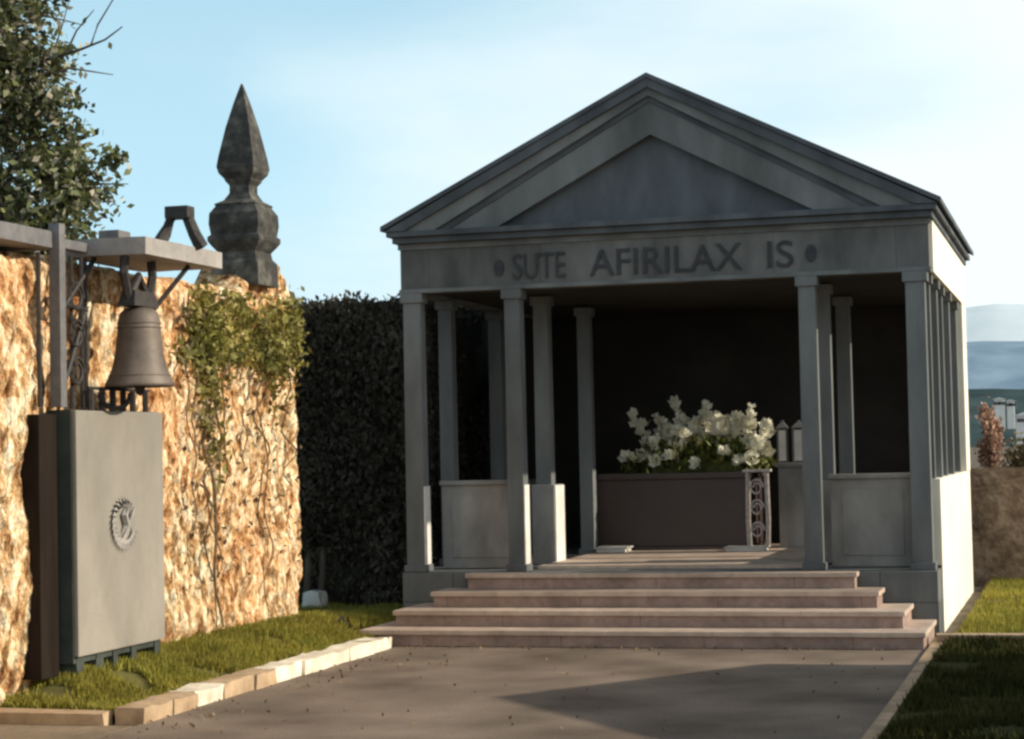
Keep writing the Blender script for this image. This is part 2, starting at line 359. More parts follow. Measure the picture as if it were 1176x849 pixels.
tag(part('kerb', t, M['kerb'], loc=(4, -.8, 0)), 'straight kerb beside the lowest step, crossing the grass to the right', 'kerb')
t = B((2.33, 2.41, -20, -.92, -.05, .025)); roughen(t, 10, .006, 5)
tag(part('kerb', t, M['kerb'], loc=(2.37, -5, 0)), 'thin flush edging strip along the right side of the road', 'kerb')

# ------------------------------------------------------------------ mausoleum
P, ZT, ZC, ZA = .532, 3.02, 3.46, 4.80
ms = empty('mausoleum', (0, 2, 0), 'blue grey stone mausoleum like a small open temple with pediment and inscription', 'mausoleum')
part('platform', B((-2.33, 2.33, -.1, 4.82, -.2, P-.004)), M['block'], ms, bevel=.008)
part('floor', B((-1.2, 1.2, .32, 4.0, P-.003, P+.03)), M['tread'], ms, bevel=.006)  # floor takes the sun-lightened tread colour
sw = [2.31, 2.13, 1.90, 1.69]
for k in range(1, 5):
    y0 = -(4-k)*.3285-.2895
    bm = bmesh.new(); z1 = k*P/4; z0 = (k-1)*P/4-.002*k if k > 1 else -.1
    s = sw[k-1]
    box(bm, -s+.02, s-.02, y0+.025, -.102, z0, z1-.04)           # riser body
    me0 = part('step', bm, M['step'], ms, bevel=.004)
    part('tread', B((-s, s, y0, -.103, z1-.0395, z1)), M['tread'], me0, bevel=.01)
# side faces of the plinth and low side walls (the sunlit flank)
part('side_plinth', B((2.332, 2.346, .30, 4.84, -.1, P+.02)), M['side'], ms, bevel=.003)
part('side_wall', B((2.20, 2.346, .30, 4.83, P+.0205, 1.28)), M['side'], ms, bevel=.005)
part('side_wall', B((-2.33, -2.2, 1.1, 4.54, P+.001, 1.28)), M['panel'], ms, bevel=.005)
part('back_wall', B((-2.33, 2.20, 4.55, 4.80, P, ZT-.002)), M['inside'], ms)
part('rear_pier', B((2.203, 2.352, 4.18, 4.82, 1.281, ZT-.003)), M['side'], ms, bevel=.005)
part('rear_pier', B((-2.352, -2.203, 3.0, 4.82, 1.281, ZT-.003)), M['inside'], ms, bevel=.005)  # added dark pier screening the sunlit hedge from view
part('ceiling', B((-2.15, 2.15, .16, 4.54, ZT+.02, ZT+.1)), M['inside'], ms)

def column(x, y, w=.15, d=.16, m='stone', ped=None, lit=False):
    g = part('column', B((x-w/2, x+w/2, y, y+d, P+.03, ZT-.07, .94)), M[m], ms, bevel=.008)
    part('column_base', B((x-w/2-.02, x+w/2+.02, y-.02, y+d+.02, P, P+.06)), M[m], g, bevel=.006)
    part('column_cap', B((x-w/2-.018, x+w/2+.018, y-.018, y+d+.018, ZT-.085, ZT-.002)), M[m], g, bevel=.006)
    if lit: part('lit_strip', B((x+w/2-.001, x+w/2+.009, y+.004, y+d-.004, P+.062, 1.29)), M['white'], g)  # pale strip painted where sun strikes the lower column
    if ped: part('pedestal', B((x-ped[0]/2, x+ped[0]/2, y-.04, y-.04+ped[1], P+.002, 1.27)), M['panel'], g, bevel=.01); part('lit_strip', B((x+ped[0]/2+.0005, x+ped[0]/2+.01, y-.03, y-.05+ped[1], P+.004, 1.262)), M['white'], g)
for x in (-2.235, -1.30, 1.30, 2.205): column(x, 0, w=.17 if abs(x) > 2 else .15, lit=x < 0)
column(2.235, .33, .14, .10)
for x in (-2.235, 2.25): column(x, .96, .14, .14)
for x in (-1.3, 1.3): column(x, .96, .15, .15, ped=(.22, .34))
for x in (-2.235, -1.3, 1.3, 2.25): column(x, 2.6, .14, .14)
column(2.25, 1.78, .12, .12); column(2.25, 3.86, .12, .12)
for x0, x1 in ((-2.13, -1.40), (1.40, 2.12)):
    q = part('parapet_panel', B((x0, x1, .46, .56, P+.001, 1.29)), M['panel'], ms, bevel=.006)
    part('coping', B((x0-.015, x1+.015, .43, .59, 1.291, 1.33)), M['panel'], q, bevel=.006)
    part('inset', B((x0+.1, x1-.1, .45, .459, P+.1, 1.2)), M['panel'], q, bevel=.003)

# entablature
en = part('architrave', B((-2.33, 2.33, 0, .16, ZT, ZC)), M['frieze'], ms, bevel=.006)
part('fillet', B((-2.345, 2.345, -.02, -.001, ZC-.05, ZC)), M['stone'], en)
part('fillet', B((-2.34, 2.34, -.014, -.001, ZT, ZT+.035)), M['stone'], en)
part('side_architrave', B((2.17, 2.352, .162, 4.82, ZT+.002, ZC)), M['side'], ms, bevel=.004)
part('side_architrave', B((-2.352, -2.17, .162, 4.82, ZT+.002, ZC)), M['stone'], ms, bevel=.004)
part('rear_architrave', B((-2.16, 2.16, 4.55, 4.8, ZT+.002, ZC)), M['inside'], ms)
part('cornice', B((-2.37, 2.37, -.10, 4.86, ZC+.002, ZC+.055), (-2.41, 2.41, -.15, 4.9, ZC+.057, ZC+.105)), M['stone_dark'], ms, bevel=.006)

def words(txt, x0, x1, z0, z1):
    cu = bpy.data.curves.new('inscription', 'FONT'); cu.body = txt; cu.extrude = .007; cu.offset = .002
    t = bpy.data.objects.new('tmp', cu); C.objects.link(t); bpy.context.view_layer.update()
    me = bpy.data.meshes.new_from_object(t.evaluated_get(bpy.context.evaluated_depsgraph_get())); bpy.data.objects.remove(t)
    xs = [v.co.x for v in me.vertices]; ys = [v.co.y for v in me.vertices]
    ax, bx, ay, by = min(xs), max(xs), min(ys), max(ys)
    for v in me.vertices:
        X_ = x0+(v.co.x-ax)/(bx-ax)*(x1-x0); Z_ = z0+(v.co.y-ay)/(by-ay)*(z1-z0); v.co = (X_, -.008+v.co.z-ms.location.y, Z_)
    me.materials.clear(); me.materials.append(M['letters'])
    o = bpy.data.objects.new('inscription', me); o.parent = en; C.objects.link(o)
words('SUTE', -1.28, -.80, 3.10, 3.33)
words('AFIRILAX', -.58, .76, 3.10, 3.33)
words('IS', .98, 1.20, 3.10, 3.33)
for x in (-1.405, 1.35):
    bm = bmesh.new(); prism(bm, [(x+.045*math.cos(t), 3.21+.075*math.sin(t)) for t in [i*math.pi/8 for i in range(16)]], -.016, -.001)
    part('stud', bm, M['letters'], en)

# pediment: layered raking mouldings
ZB = ZC+.106
def rake(bm, xo, zo, xi, zi, y0, y1, zb=ZB):
    """band between outer apex zo/base xo and inner apex zi/base xi"""
    for s in (-1, 1):
        pts = [(s*xo, zb), (s*xi, zb), (0, zi), (0, zo)]
        a = [bm.verts.new((x, y0, z)) for x, z in pts]; b = [bm.verts.new((x, y1, z)) for x, z in pts]
        bm.faces.new(a); bm.faces.new(b[::-1])
        for i in range(4): bm.faces.new((a[i], b[i], b[(i+1) % 4], a[(i+1) % 4]))
bm = bmesh.new(); rake(bm, 2.42, ZA-.01, 2.24, ZA-.10, -.17, -.05); part('raking_cornice', bm, M['stone_dark'], ms)
bm = bmesh.new(); rake(bm, 2.24, ZA-.101, 1.96, 4.63, -.13, .0); part('raking_moulding', bm, M['stone'], ms)
bm = bmesh.new(); rake(bm, 1.96, 4.629, 1.84, 4.585, -.09, .0); part('raking_moulding', bm, M['stone_dark'], ms)
bm = bmesh.new(); rake(bm, 1.84, 4.584, 1.40, 4.30, -.075, .06); part('raking_frame', bm, M['stone'], ms)
bm = bmesh.new(); prism(bm, [(-1.42, ZB), (1.42, ZB), (0, 4.31)], .02, .07); part('tympanum', bm, M['stone_dark'], ms)
# roof: two slabs over a closed body
bm = bmesh.new(); prism(bm, [(-2.25, ZB), (2.25, ZB), (0, ZA-.12)], .075, 4.85); part('gable_body', bm, M['stone'], ms)
bm = bmesh.new(); sl = (ZA-ZC-.09)/2.52
for s in (-1, 1):
    prism(bm, [(s*2.45, ZC+.108), (s*2.45, ZC+.15), (0, ZA+.02), (0, ZA-.02)], -.19, 4.92)
part('roof', bm, M['stone_dark'], ms)

# ------------------------------------------------------------------ contents
tb = empty('tomb_chest', (-.5, 3.5, P+.03), 'dark maroon granite tomb chest at the back of the mausoleum, under the flowers', 'tomb')
z0 = P+.031
part('chest', B((-1.27, .27, 2.88, 4.2, z0+.03, 1.27)), M['granite'], tb, bevel=.008)
part('lid', B((-1.30, .30, 2.84, 4.24, 1.271, 1.335)), M['granite'], tb, bevel=.012)
part('plinth', B((-1.31, .31, 2.83, 4.25, z0, z0+.03)), M['granite'], tb, bevel=.005)
tag(part('marble_slab', B((-1.17, -.88, 2.42, 2.72, z0, z0+.035), (-1.17-.02, -.86, 2.40, 2.74, z0+.0355, z0+.05)), M['marble'], bevel=.005, loc=(-1.05, 2.55, z0)),
    'pale marble slab lying on the floor before the tomb, left corner', 'slab')
tag(part('marble_slab', B((.12, .50, 2.48, 2.72, z0, z0+.03), (.10, .52, 2.46, 2.74, z0+.0305, z0+.042)), M['marble'], bevel=.005, loc=(.3, 2.55, z0)),
    'small pale slab lying on the floor under the white plant stand', 'slab')
# added slender post standing in for the highlight on the chest's left edge
bm = bmesh.new(); lathe(bm, [(.055, z0), (.055, z0+.02), (.018, z0+.06), (.016, 1.15), (.03, 1.18), (.035, 1.2), (.02, 1.22), (.02, 1.30)], -1.36, 2.72, 14, True)
tag(part('edge_highlight_post', bm, M['marble'], smooth=True, loc=(-1.36, 2.72, z0)), 'slender pale post added for the bright left edge of the tomb chest', 'added post')
# white scroll stand right of the chest
st = empty('plant_stand', (.42, 2.66, z0+.042), 'white wrought iron plant stand with scrolls at the right end of the tomb chest', 'stand')
M['standpaint'] = mat('chipped_cream_paint', [(.28, .25, .23), (.62, .56, .52)], .6, 30, grunge=.3)
for x in (.33, .51):
    for y in (2.58, 2.72):
        bm = bmesh.new(); tube(bm, [(x, y, z0+.043), (x+(x-.42)*.1, y, z0+.3), (x, y, z0+.77)], .014); part('leg', bm, M['standpaint'], st)
bm = bmesh.new(); box(bm, .29, .55, 2.54, 2.76, z0+.77, z0+.795); part('top', bm, M['standpaint'], st, bevel=.004)
for zc in (.2, .42, .62):
    bm = bmesh.new(); pts = [(.42+.07*math.cos(t)*(1-t/16), 2.575, z0+zc+.085*math.sin(t)*(1-t/16)) for t in [i*.45 for i in range(22)]]
    tube(bm, pts, .011, 5); part('scroll', bm, M['standpaint'], st)
# pedestal with two lanterns
pd = empty('pedestal', (.72, 3.3, z0), 'dark grey block pedestal right of the tomb chest, carrying two pale lanterns', 'pedestal')
part('block', B((.56, .93, 3.1, 3.5, z0, 1.37)), M['panel'], pd, bevel=.01); part('top_slab', B((.53, .96, 3.07, 3.53, 1.371, 1.41)), M['panel'], pd, bevel=.006)
def lantern(x, label, w):
    l = empty('lantern', (x, 3.2, 1.411), label, 'lantern', 'pale lanterns on the pedestal')
    part('pane', B((x-w*.8, x+w*.8, 3.2-w*.8, 3.2+w*.8, 1.43, 1.74)), M['white'], l)
    for sx_ in (-1, 1):
        for sy_ in (-1, 1):
            part('corner_post', B((x+sx_*w-.006, x+sx_*w+.006, 3.2+sy_*w-.006, 3.2+sy_*w+.006, 1.411, 1.755)), M['greyiron'], l)
    bm = bmesh.new(); loft(bm, [(w+.012, 1.756), (w+.012, 1.765), (.015, 1.82), (.012, 1.84)], x, 3.2); part('lantern_roof', bm, M['greyiron'], l)
lantern(.60, 'pale upright lantern on the grey pedestal, the one nearer the flowers', .045)
lantern(.765, 'pale upright lantern on the grey pedestal, the one nearer the column', .055)

# flowers
fl = empty('flower_arrangement', (-.27, 3.35, 1.336), 'wide arrangement of ivory gladioli and lilies with greenery on the tomb chest', 'flowers')
bm = bmesh.new(); box(bm, -.85, .2, 3.15, 3.55, 1.337, 1.44, .95); part('planter', bm, M['stem'], fl, bevel=.01)
lp = []
for _ in range(5200):
    t = random.uniform(-1, 1); r = random.random()
    x = -.27+t*.74; h = (1-abs(t)**2.2)*(.30+.22*noise.noise(Vector((x*7, 0, 3))))+.08
    lp.append((x, 3.32+random.gauss(0, .16), 1.34+random.random()**.8*h))
leaves('foliage', lp, .075, M['stem'], fl, up=.6, aspect=.35)
g0 = random.gauss
def bloom(p, d, n=7, ln=.2, w=.06):
    """a spike of cupped florets along d"""
    bm = bmesh.new(); p = Vector(p); d = Vector(d).normalized()
    d0 = d
    for i in range(n):
        c = p+d0*ln*i/n+Vector((g0(0, .012), g0(0, .012), 0)); s = w*(1-.5*i/n)*random.uniform(.45, 1.15)
        d = (d0+Vector((g0(0, .5), g0(0, .5), g0(0, .3)))).normalized()
        for k in range(5):
            a = 2*math.pi*(k/5)+i*1.1
            sd_ = d.cross(Vector((0, 1, 0)) if abs(d.y) < .9 else Vector((1, 0, 0))).normalized(); sd2 = d.cross(sd_)
            o_ = sd_*math.cos(a)+sd2*math.sin(a); tng = o_.cross(d)
            v = [bm.verts.new(q) for q in (c, c+o_*s*.6+tng*s*.52+d*s*.5, c+o_*s*.85+d*s*1.0, c+o_*s*.6-tng*s*.52+d*s*.5)]
            bm.faces.new(v)
    tube(bm, [p-d0*.15, p, p+d0*ln], .005, 4)
    part('flower', bm, M['petal'], fl)
for x, z, dx, ln in ((-.86, 1.74, -.35, .22), (-.66, 1.72, -.15, .2), (-.52, 1.64, -.25, .22), (-.46, 1.60, .0, .18), (-.40, 1.83, -.38, .24), (-.20, 1.78, .05, .24), (-.30, 1.66, .1, .2),
                 (-.06, 1.72, .1, .18), (.10, 1.66, -.35, .22), (.00, 1.6, -.3, .2), (.26, 1.70, .12, .28), (.40, 1.62, .25, .22), (.36, 1.50, .2, .2), (.16, 1.76, -.1, .16), (-.75, 1.6, -.4, .15)):
    bloom((x, 3.2+random.uniform(-.12, .12), z-.02), (dx, -.15, 1), 10, ln*1.15, .115)
for _ in range(16):
    x = random.uniform(-.85, .4); t_ = abs(x+.25)/.7
    bloom((x, 3.15+random.uniform(-.2, .2), 1.5+random.random()*(.26-.12*t_)), (random.uniform(-.6, .6), -.5, 1), 5, random.uniform(.06, .14), random.uniform(.08, .115))
for x, z in ((-.95, 1.47), (-.80, 1.50), (-.68, 1.43), (-.25, 1.42), (.18, 1.42), (.30, 1.44), (-.5, 1.5), (.02, 1.5)):
    bloom((x, 3.02, z), (random.uniform(-.3, .3), -1, .5), 4, .06, .10)

# ------------------------------------------------------------------ sandstone wall on the left
def wall_mesh(y0, y1, ny, nz, xf, thick, ztop):
    bm = bmesh.new(); g = []
    prof = []
    def disp(y, z):
        p = Vector((0, y*2.0, z*1.0)); d = noise.noise(p*.8)*.09
        d += noise.fractal(Vector((1, y*5.2, z*2.4)), 1.0, 2.1, 5)*.055; d += noise.fractal(Vector((7, y*14, z*9)), 1.0, 2.1, 4)*.022
        r = abs(noise.noise(Vector((5, y*3.1, z*.9))))          # creases running down
        d -= .10*max(0, .10-r)/.10*.6
        return d
    for i in range(ny+1):
        y = y0+(y1-y0)*i/ny; row = []
        zt = ztop(y)
        for j in range(nz+1):
            z = -.35+(zt+.35)*j/nz
            fo = 0
            e = y1-y
            if e < .12: fo -= (.12-e)**2*5                          # rounded right end
            if zt-z < .1: fo -= (.1-(zt-z))**2*6
            row.append(bm.verts.new((xf+disp(y, z)+fo, y, z)))
        row.append(bm.verts.new((xf-thick, y, zt+.02*noise.noise(Vector((y*3, 2, 2))))))
        row.append(bm.verts.new((xf-thick, y, -.35)))
        g.append(row)
    n = len(g[0])
    for i in range(ny):
        for j in range(n-1): bm.faces.new((g[i][j], g[i+1][j], g[i+1][j+1], g[i][j+1]))
    bm.faces.new(g[-1]); bm.faces.new(g[0][::-1])
    return bm
def ztop(y):
    t = 3.12+.05*noise.noise(Vector((y*2.5, 0, 0)))
    t += .33*math.exp(-((y-.66)/.56)**4)
    if y > .9: t -= (y-.9)*.25
    return t
sw_ = empty('sandstone_wall', (-4.1, -2.5, 0), 'tall rough orange sandstone wall lit by low sun on the left', 'wall')
part('wall_face', wall_mesh(-7.5, 1.38, 560, 210, -3.87, .5, ztop), M['sandstone'], sw_, smooth=True)
t = B((-4.42, -3.74, -9, -3.62, 3.16, 3.28)); roughen(t, 7, .02, 4)
part('coping', t, M['greyiron'], sw_)

# ivy and vines
iv = empty('ivy', (-3.8, -.2, 2.8), 'green ivy clump hanging over the upper right end of the sandstone wall', 'ivy')
pts = []
for _ in range(90):
    y = random.uniform(-1.5, 1.3); z = 3.0-random.random()*.55; 
    if noise.noise(Vector((y*1.7, z*1.7, 8))) < -.12: continue
    for _ in range(22): pts.append((-3.80+random.gauss(0, .03), y+random.gauss(0, .08), z+random.gauss(0, .07)))
for cy_, cz_, n_ in ((-.95, 2.62, 420), (-.85, 2.35, 200), (.45, 2.72, 350), (.85, 2.70, 480), (-.3, 2.8, 150), (1.05, 2.85, 200), (-.9, 2.0, 110), (.5, 2.3, 90), (-.75, 1.6, 60)):
    for _ in range(n_): pts.append((-3.80+random.gauss(0, .035), min(1.3, cy_+random.gauss(0, .15)), cz_+random.gauss(0, .16)))
leaves('ivy_leaves', pts, .075, M['ivy'], iv, up=-.3)
vn = empty('dry_vine', (-3.8, -.6, 1.5), 'bare brown vine stems trailing down the sandstone wall below the ivy', 'vine')
bm = bmesh.new()
for y, z1, z2, r in ((-.85, 2.9, .1, .022), (-.78, 2.7, .6, .012), (-.6, 2.9, 1.2, .012), (.25, 2.8, .9, .014), (.3, 2.7, .2, .010), (-1.2, 2.9, 1.6, .012), (-1.3, 3.0, .7, .009), (.85, 2.8, 1.3, .012), (-.95, 2.2, .1, .012), (-.1, 2.9, 1.5, .01)):
    n_ = 26; sd0 = random.random()*50
    tube(bm, [(-3.80+.02*math.sin(i), y+.16*noise.noise(Vector((sd0, i*.22, 0)))*2, z1+(z2-z1)*i/n_) for i in range(n_+1)], r, 5, r*.5)
part('stem', bm, M['vine'], vn)
pts = []
for _ in range(1500):
    y = random.choice((-.85, -.6, .25, -1.3, .85, -.1))+random.gauss(0, .14); pts.append((-3.8+random.gauss(0, .03), y, random.uniform(.5, 2.9)))
leaves('dry_leaves', pts[:260], .06, M['vine'], vn, up=-.3)

# finial
bm = bmesh.new()
loft(bm, [(.24, 3.18), (.235, 3.40), (.20, 3.44), (.19, 3.50), (.235, 3.56), (.26, 3.60), (.26, 3.64), (.235, 3.66), (.25, 3.76), (.245, 3.86), (.20, 3.93), (.21, 3.95), (.14, 3.99), (.10, 4.06), (.10, 4.13), (.13, 4.17), (.135, 4.19), (.175, 4.24), (.19, 4.30), (.175, 4.40), (.12, 4.68), (.06, 4.92), (.008, 5.10)], -4.0, .36)
fin = tag(part('finial', bm, M['spire'], bevel=.006, loc=(-4.0, .36, 3.18)), 'tall dark spear shaped stone finial on top of the sandstone wall', 'finial')

# upright slab
sb = empty('memorial_slab', (-3.7, -2.97, 0), 'upright grey concrete slab with raised wreath emblem against sandstone wall', 'memorial slab')
bm = B((-3.632, -3.595, -3.68, -2.25, .15, 1.96)); part('slab_panel', bm, M['slab'], sb, bevel=.012)
part('slab_back', B((-3.84, -3.6325, -3.69, -2.27, .1, 1.965)), M['slabdark'], sb, bevel=.006)
for y in (-3.6, -3.3, -3.05, -2.75, -2.35):
    t = B((-3.80, -3.62, y-.05, y+.06, -.02, .149, .9)); roughen(t, 2, .015, 8, y); part('foot', t, M['slabdark'], sb)
bm = bmesh.new()
yc, zc = -2.96, 1.1
for i in range(22):
    a = R(35)+R(290)*i/21
    c0 = Vector((-3.585, yc+.17*math.cos(a), zc+.16*math.sin(a))); tn = Vector((0, -math.sin(a), math.cos(a)))
    for s in (-1, 1):
        rad = Vector((0, math.cos(a), math.sin(a)))
        tip = c0+tn*.07+rad*.05*s+Vector((.018, 0, 0))
        v = [bm.verts.new(q) for q in (c0-tn*.01+Vector((-.012, 0, 0)), c0+rad*s*.03+tn*.02+Vector((.012, 0, 0)), tip, c0+tn*.03+Vector((.028, 0, 0)))]
        bm.faces.new(v)
tube(bm, [(-3.59, yc-.05, zc-.16), (-3.575, yc+.02, zc-.02), (-3.575, yc-.02, zc+.06), (-3.57, yc+.04, zc+.1)], .034, 6)
tube(bm, [(-3.59, yc+.03, zc-.08), (-3.57, yc+.10, zc+.05), (-3.575, yc+.15, zc+.11)], .016, 6)
part('wreath_emblem', bm, M['canopy'], sb)

tp = tag(part('timber_post', B((-3.88, -3.72, -4.0, -3.74, .02, 1.93)), M['darkwood'], bevel=.01, loc=(-3.8, -3.87, 0)), 'dark brown post standing between sandstone wall and the grey slab', 'post')
# bell frame
bf = empty('bell_stand', (-3.55, -2.9, 1.98), 'grey concrete canopy on iron posts holding a bell above the memorial slab', 'bell stand')
bm = B((-3.90, -3.2, -3.3, -1.93, 3.13, 3.26)); roughen(bm, 4, .008, 5); part('canopy', bm, M['canopy'], bf)
part('canopy_block', B((-3.62, -3.45, -3.25, -3.05, 3.262, 3.33)), M['greyiron'], bf, bevel=.01)
part('post', B((-3.77, -3.68, -3.74, -3.65, 1.985, 3.34)), M['greyiron'], bf, bevel=.006)
part('post_arm', B((-3.77, -3.68, -3.65, -3.31, 3.16, 3.23)), M['greyiron'], bf, bevel=.006)
for y, x in ((-3.84, -3.80), (-3.5, -3.72), (-3.38, -3.7), (-3.28, -3.72)):
    bm = bmesh.new(); tube(bm, [(x, y, 1.985), (x, y, 3.12)], .016, 6); part('bar', bm, M['iron'], bf)
for a, b in (((-3.7, -3.68, 2.7), (-3.68, -3.2, 3.12)), ((-3.7, -3.3, 2.75), (-3.7, -3.66, 2.15)), ((-3.5, -2.6, 2.75), (-3.3, -2.35, 3.12)), ((-3.7, -3.66, 2.75), (-3.7, -3.3, 2.72))):
    bm = bmesh.new(); tube(bm, [a, b], .02, 6); part('brace', bm, M['iron'], bf)
for k in range(3):
    bm = bmesh.new(); zc_ = 2.25+.28*k; pts = [(-3.69, -3.48+.11*math.cos(t)*(1-t/18), zc_+.12*math.sin(t)*(1-t/18)) for t in [i*.45 for i in range(22)]]
    tube(bm, pts, .013, 5); part('scroll', bm, M['iron'], bf)
for s in (-1, 1):
    bm = bmesh.new(); tube(bm, [(-3.4, -3.03+s*.22, 3.12), (-3.4, -3.03+s*.24, 3.0), (-3.4, -3.03+s*.16, 2.8)], .035, 6); part('hanger', bm, M['iron'], bf)
# A shaped bracket on the canopy
ab = empty('bracket_ornament', (-3.3, -2.5, 3.27), 'small black A shaped iron ornament standing on the bell canopy', 'ornament')
for s in (-1, 1):
    bm = bmesh.new(); tube(bm, [(-3.3+.13*s, -2.5+.12*s, 3.265), (-3.3+.10*s, -2.5+.06*s, 3.36), (-3.3+.045*s, -2.5+.02*s, 3.53)], .058, 7, .045); part('leg', bm, M['iron'], ab)
part('cap', B((-3.40, -3.20, -2.57, -2.43, 3.48, 3.58)), M['iron'], ab, bevel=.015)

# low iron cradle beneath the bell
cr_ = empty('iron_cradle', (-3.5, -3.0, 1.965), 'short black iron bars and hoop on top of the slab below the bell', 'railing')
for y in (-3.4, -3.22, -3.05, -2.88, -2.72, -2.5):
    bm = bmesh.new(); tube(bm, [(-3.62, y, 1.962), (-3.62, y, 2.12)], .024, 6); part('bar', bm, M['iron'], cr_)
bm = bmesh.new(); tube(bm, [(-3.6, -3.05+.25*math.cos(t), 2.10-.12*math.sin(t)) for t in [i*math.pi/12 for i in range(13)]], .02, 6); part('hoop', bm, M['iron'], cr_)
bm = bmesh.new(); tube(bm, [(-3.62, -3.45, 2.13), (-3.62, -2.45, 2.13)], .014, 6); part('rail', bm, M['iron'], cr_)

BZ = lambda pr: [(a_, 2.14+(z_-2.14)*.87) for a_, z_ in pr]
be = empty('bell', (-3.4, -3.03, 2.14), 'brown bronze bell hanging under the canopy by the sandstone wall', 'bell')
bm = bmesh.new()
lathe(bm, BZ([(.24, 2.142), (.265, 2.14), (.262, 2.17), (.235, 2.23), (.205, 2.32), (.182, 2.45), (.168, 2.60), (.160, 2.72), (.145, 2.79), (.105, 2.83), (.03, 2.845), (.002, 2.846)]), -3.4, -3.03, 40)
lathe(bm, BZ([(.24, 2.142), (.215, 2.2), (.18, 2.35), (.15, 2.6), (.12, 2.78), (.002, 2.8)]), -3.4, -3.03, 40)
part('bell_body', bm, M['bell'], be, smooth=True)
for z, r in ((2.24, .232), (2.70, .163), (2.66, .1665)):
    bm = bmesh.new(); lathe(bm, BZ([(r, z-.008), (r+.008, z), (r, z+.008)]), -3.4, -3.03, 40); part('band', bm, M['bell'], be, smooth=True)
bm = bmesh.new(); tube(bm, [(-3.4, -3.03, 2.7), (-3.4, -3.03, 2.2)], .012, 6); lathe(bm, [(.002, 2.2), (.03, 2.17), (.04, 2.13), (.03, 2.09), (.002, 2.07)], -3.4, -3.03, 14); part('clapper', bm, M['iron'], be)
bm = bmesh.new(); box(bm, -3.47, -3.33, -3.24, -2.82, 2.752, 2.87, .8); tube(bm, [(-3.4, -3.03-.12, 2.86), (-3.4, -3.03, 2.99), (-3.4, -3.03+.12, 2.86)], .035, 7); part('yoke', bm, M['iron'], be)

# the wall and what belongs to it stand on a bank 0.19 m above the road: sizes times K
K = .88; cc = Vector((cx, cy, 1.6))
for o in (tp, sw_, iv, vn, fin, sb, bf, ab, cr_, be):
    o.location = cc+(Vector(o.location)-cc)*K; o.scale = (K, K, K)

# ------------------------------------------------------------------ hedge
hg = empty('clipped_hedge', (-3.4, 2.5, 0), 'tall dark clipped hedge between the sandstone wall and the mausoleum', 'hedge')
bm = B((-4.5, -2.72, 1.9, 12, 0, 3.02)); roughen(bm, 14, .12, 1.4); part('shade_core', bm, M['hedgecore'], hg)  # solid core coloured dark as the shade inside the hedge
pts = []
def shell(n, fn):
    for _ in range(n): pts.append(fn())
g_ = random.gauss; u_ = random.uniform
def hz(x, y): return .09*noise.noise(Vector((x*1.5, y*1.5, 4)))
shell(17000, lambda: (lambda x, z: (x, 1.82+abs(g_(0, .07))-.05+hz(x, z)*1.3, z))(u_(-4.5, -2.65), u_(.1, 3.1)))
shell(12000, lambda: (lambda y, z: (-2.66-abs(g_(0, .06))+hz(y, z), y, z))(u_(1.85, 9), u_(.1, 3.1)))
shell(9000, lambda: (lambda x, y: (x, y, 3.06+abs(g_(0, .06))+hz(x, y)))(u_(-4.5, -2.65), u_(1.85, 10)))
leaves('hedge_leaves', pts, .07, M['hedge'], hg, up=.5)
bm = bmesh.new()
for x in (-4.02, -3.86): tube(bm, [(x, 1.75, 0), (x+.03, 1.78, .4), (x, 1.9, .9)], .035, 7)
part('trunk', bm, M['bark'], hg)
t = B((-3.92, -3.70, 1.42, 1.62, 0, .24, .8)); roughen(t, 4, .04, 6, 3)
tag(part('pale_stone', t, M['marble'], loc=(-3.8, 1.5, 0.05)), 'rough pale stone at the foot of the hedge near the wall end', 'stone')
t = B((-2.55, -2.40, .05, .22, 0, .12, .7)); roughen(t, 3, .03, 7, 5)
t2 = [(-2.55+random.gauss(0, .06), -1.05+random.gauss(0, .05), .03+abs(random.gauss(0, .06))) for _ in range(320)]
t.free()
leaves('grass_tuft', t2, .08, M['hedge'], up=.8, loc=(-2.55, -1.05, 0)); tag(bpy.data.objects['grass_tuft'], 'small dark grass tuft beside the left end of the lowest step', 'tuft', kind='stuff')
fp = []
for _ in range(200):
    y = random.uniform(-6.6, -1.3); x = -1.95+abs(random.gauss(0, .35)) if random.random() < .6 else random.uniform(-1.9, 2.3)
    fp.append((x, y, .012))
for _ in range(90): fp.append((random.uniform(-2, 2.2), -1.30+-abs(random.gauss(0, .08)), .012))
leaves('fallen_leaves', fp, .028, M['drygrit'], up=0, kind='stuff'); tag(bpy.data.objects['fallen_leaves'], 'dry leaf litter scattered on the road along the kerb and steps', 'leaves')

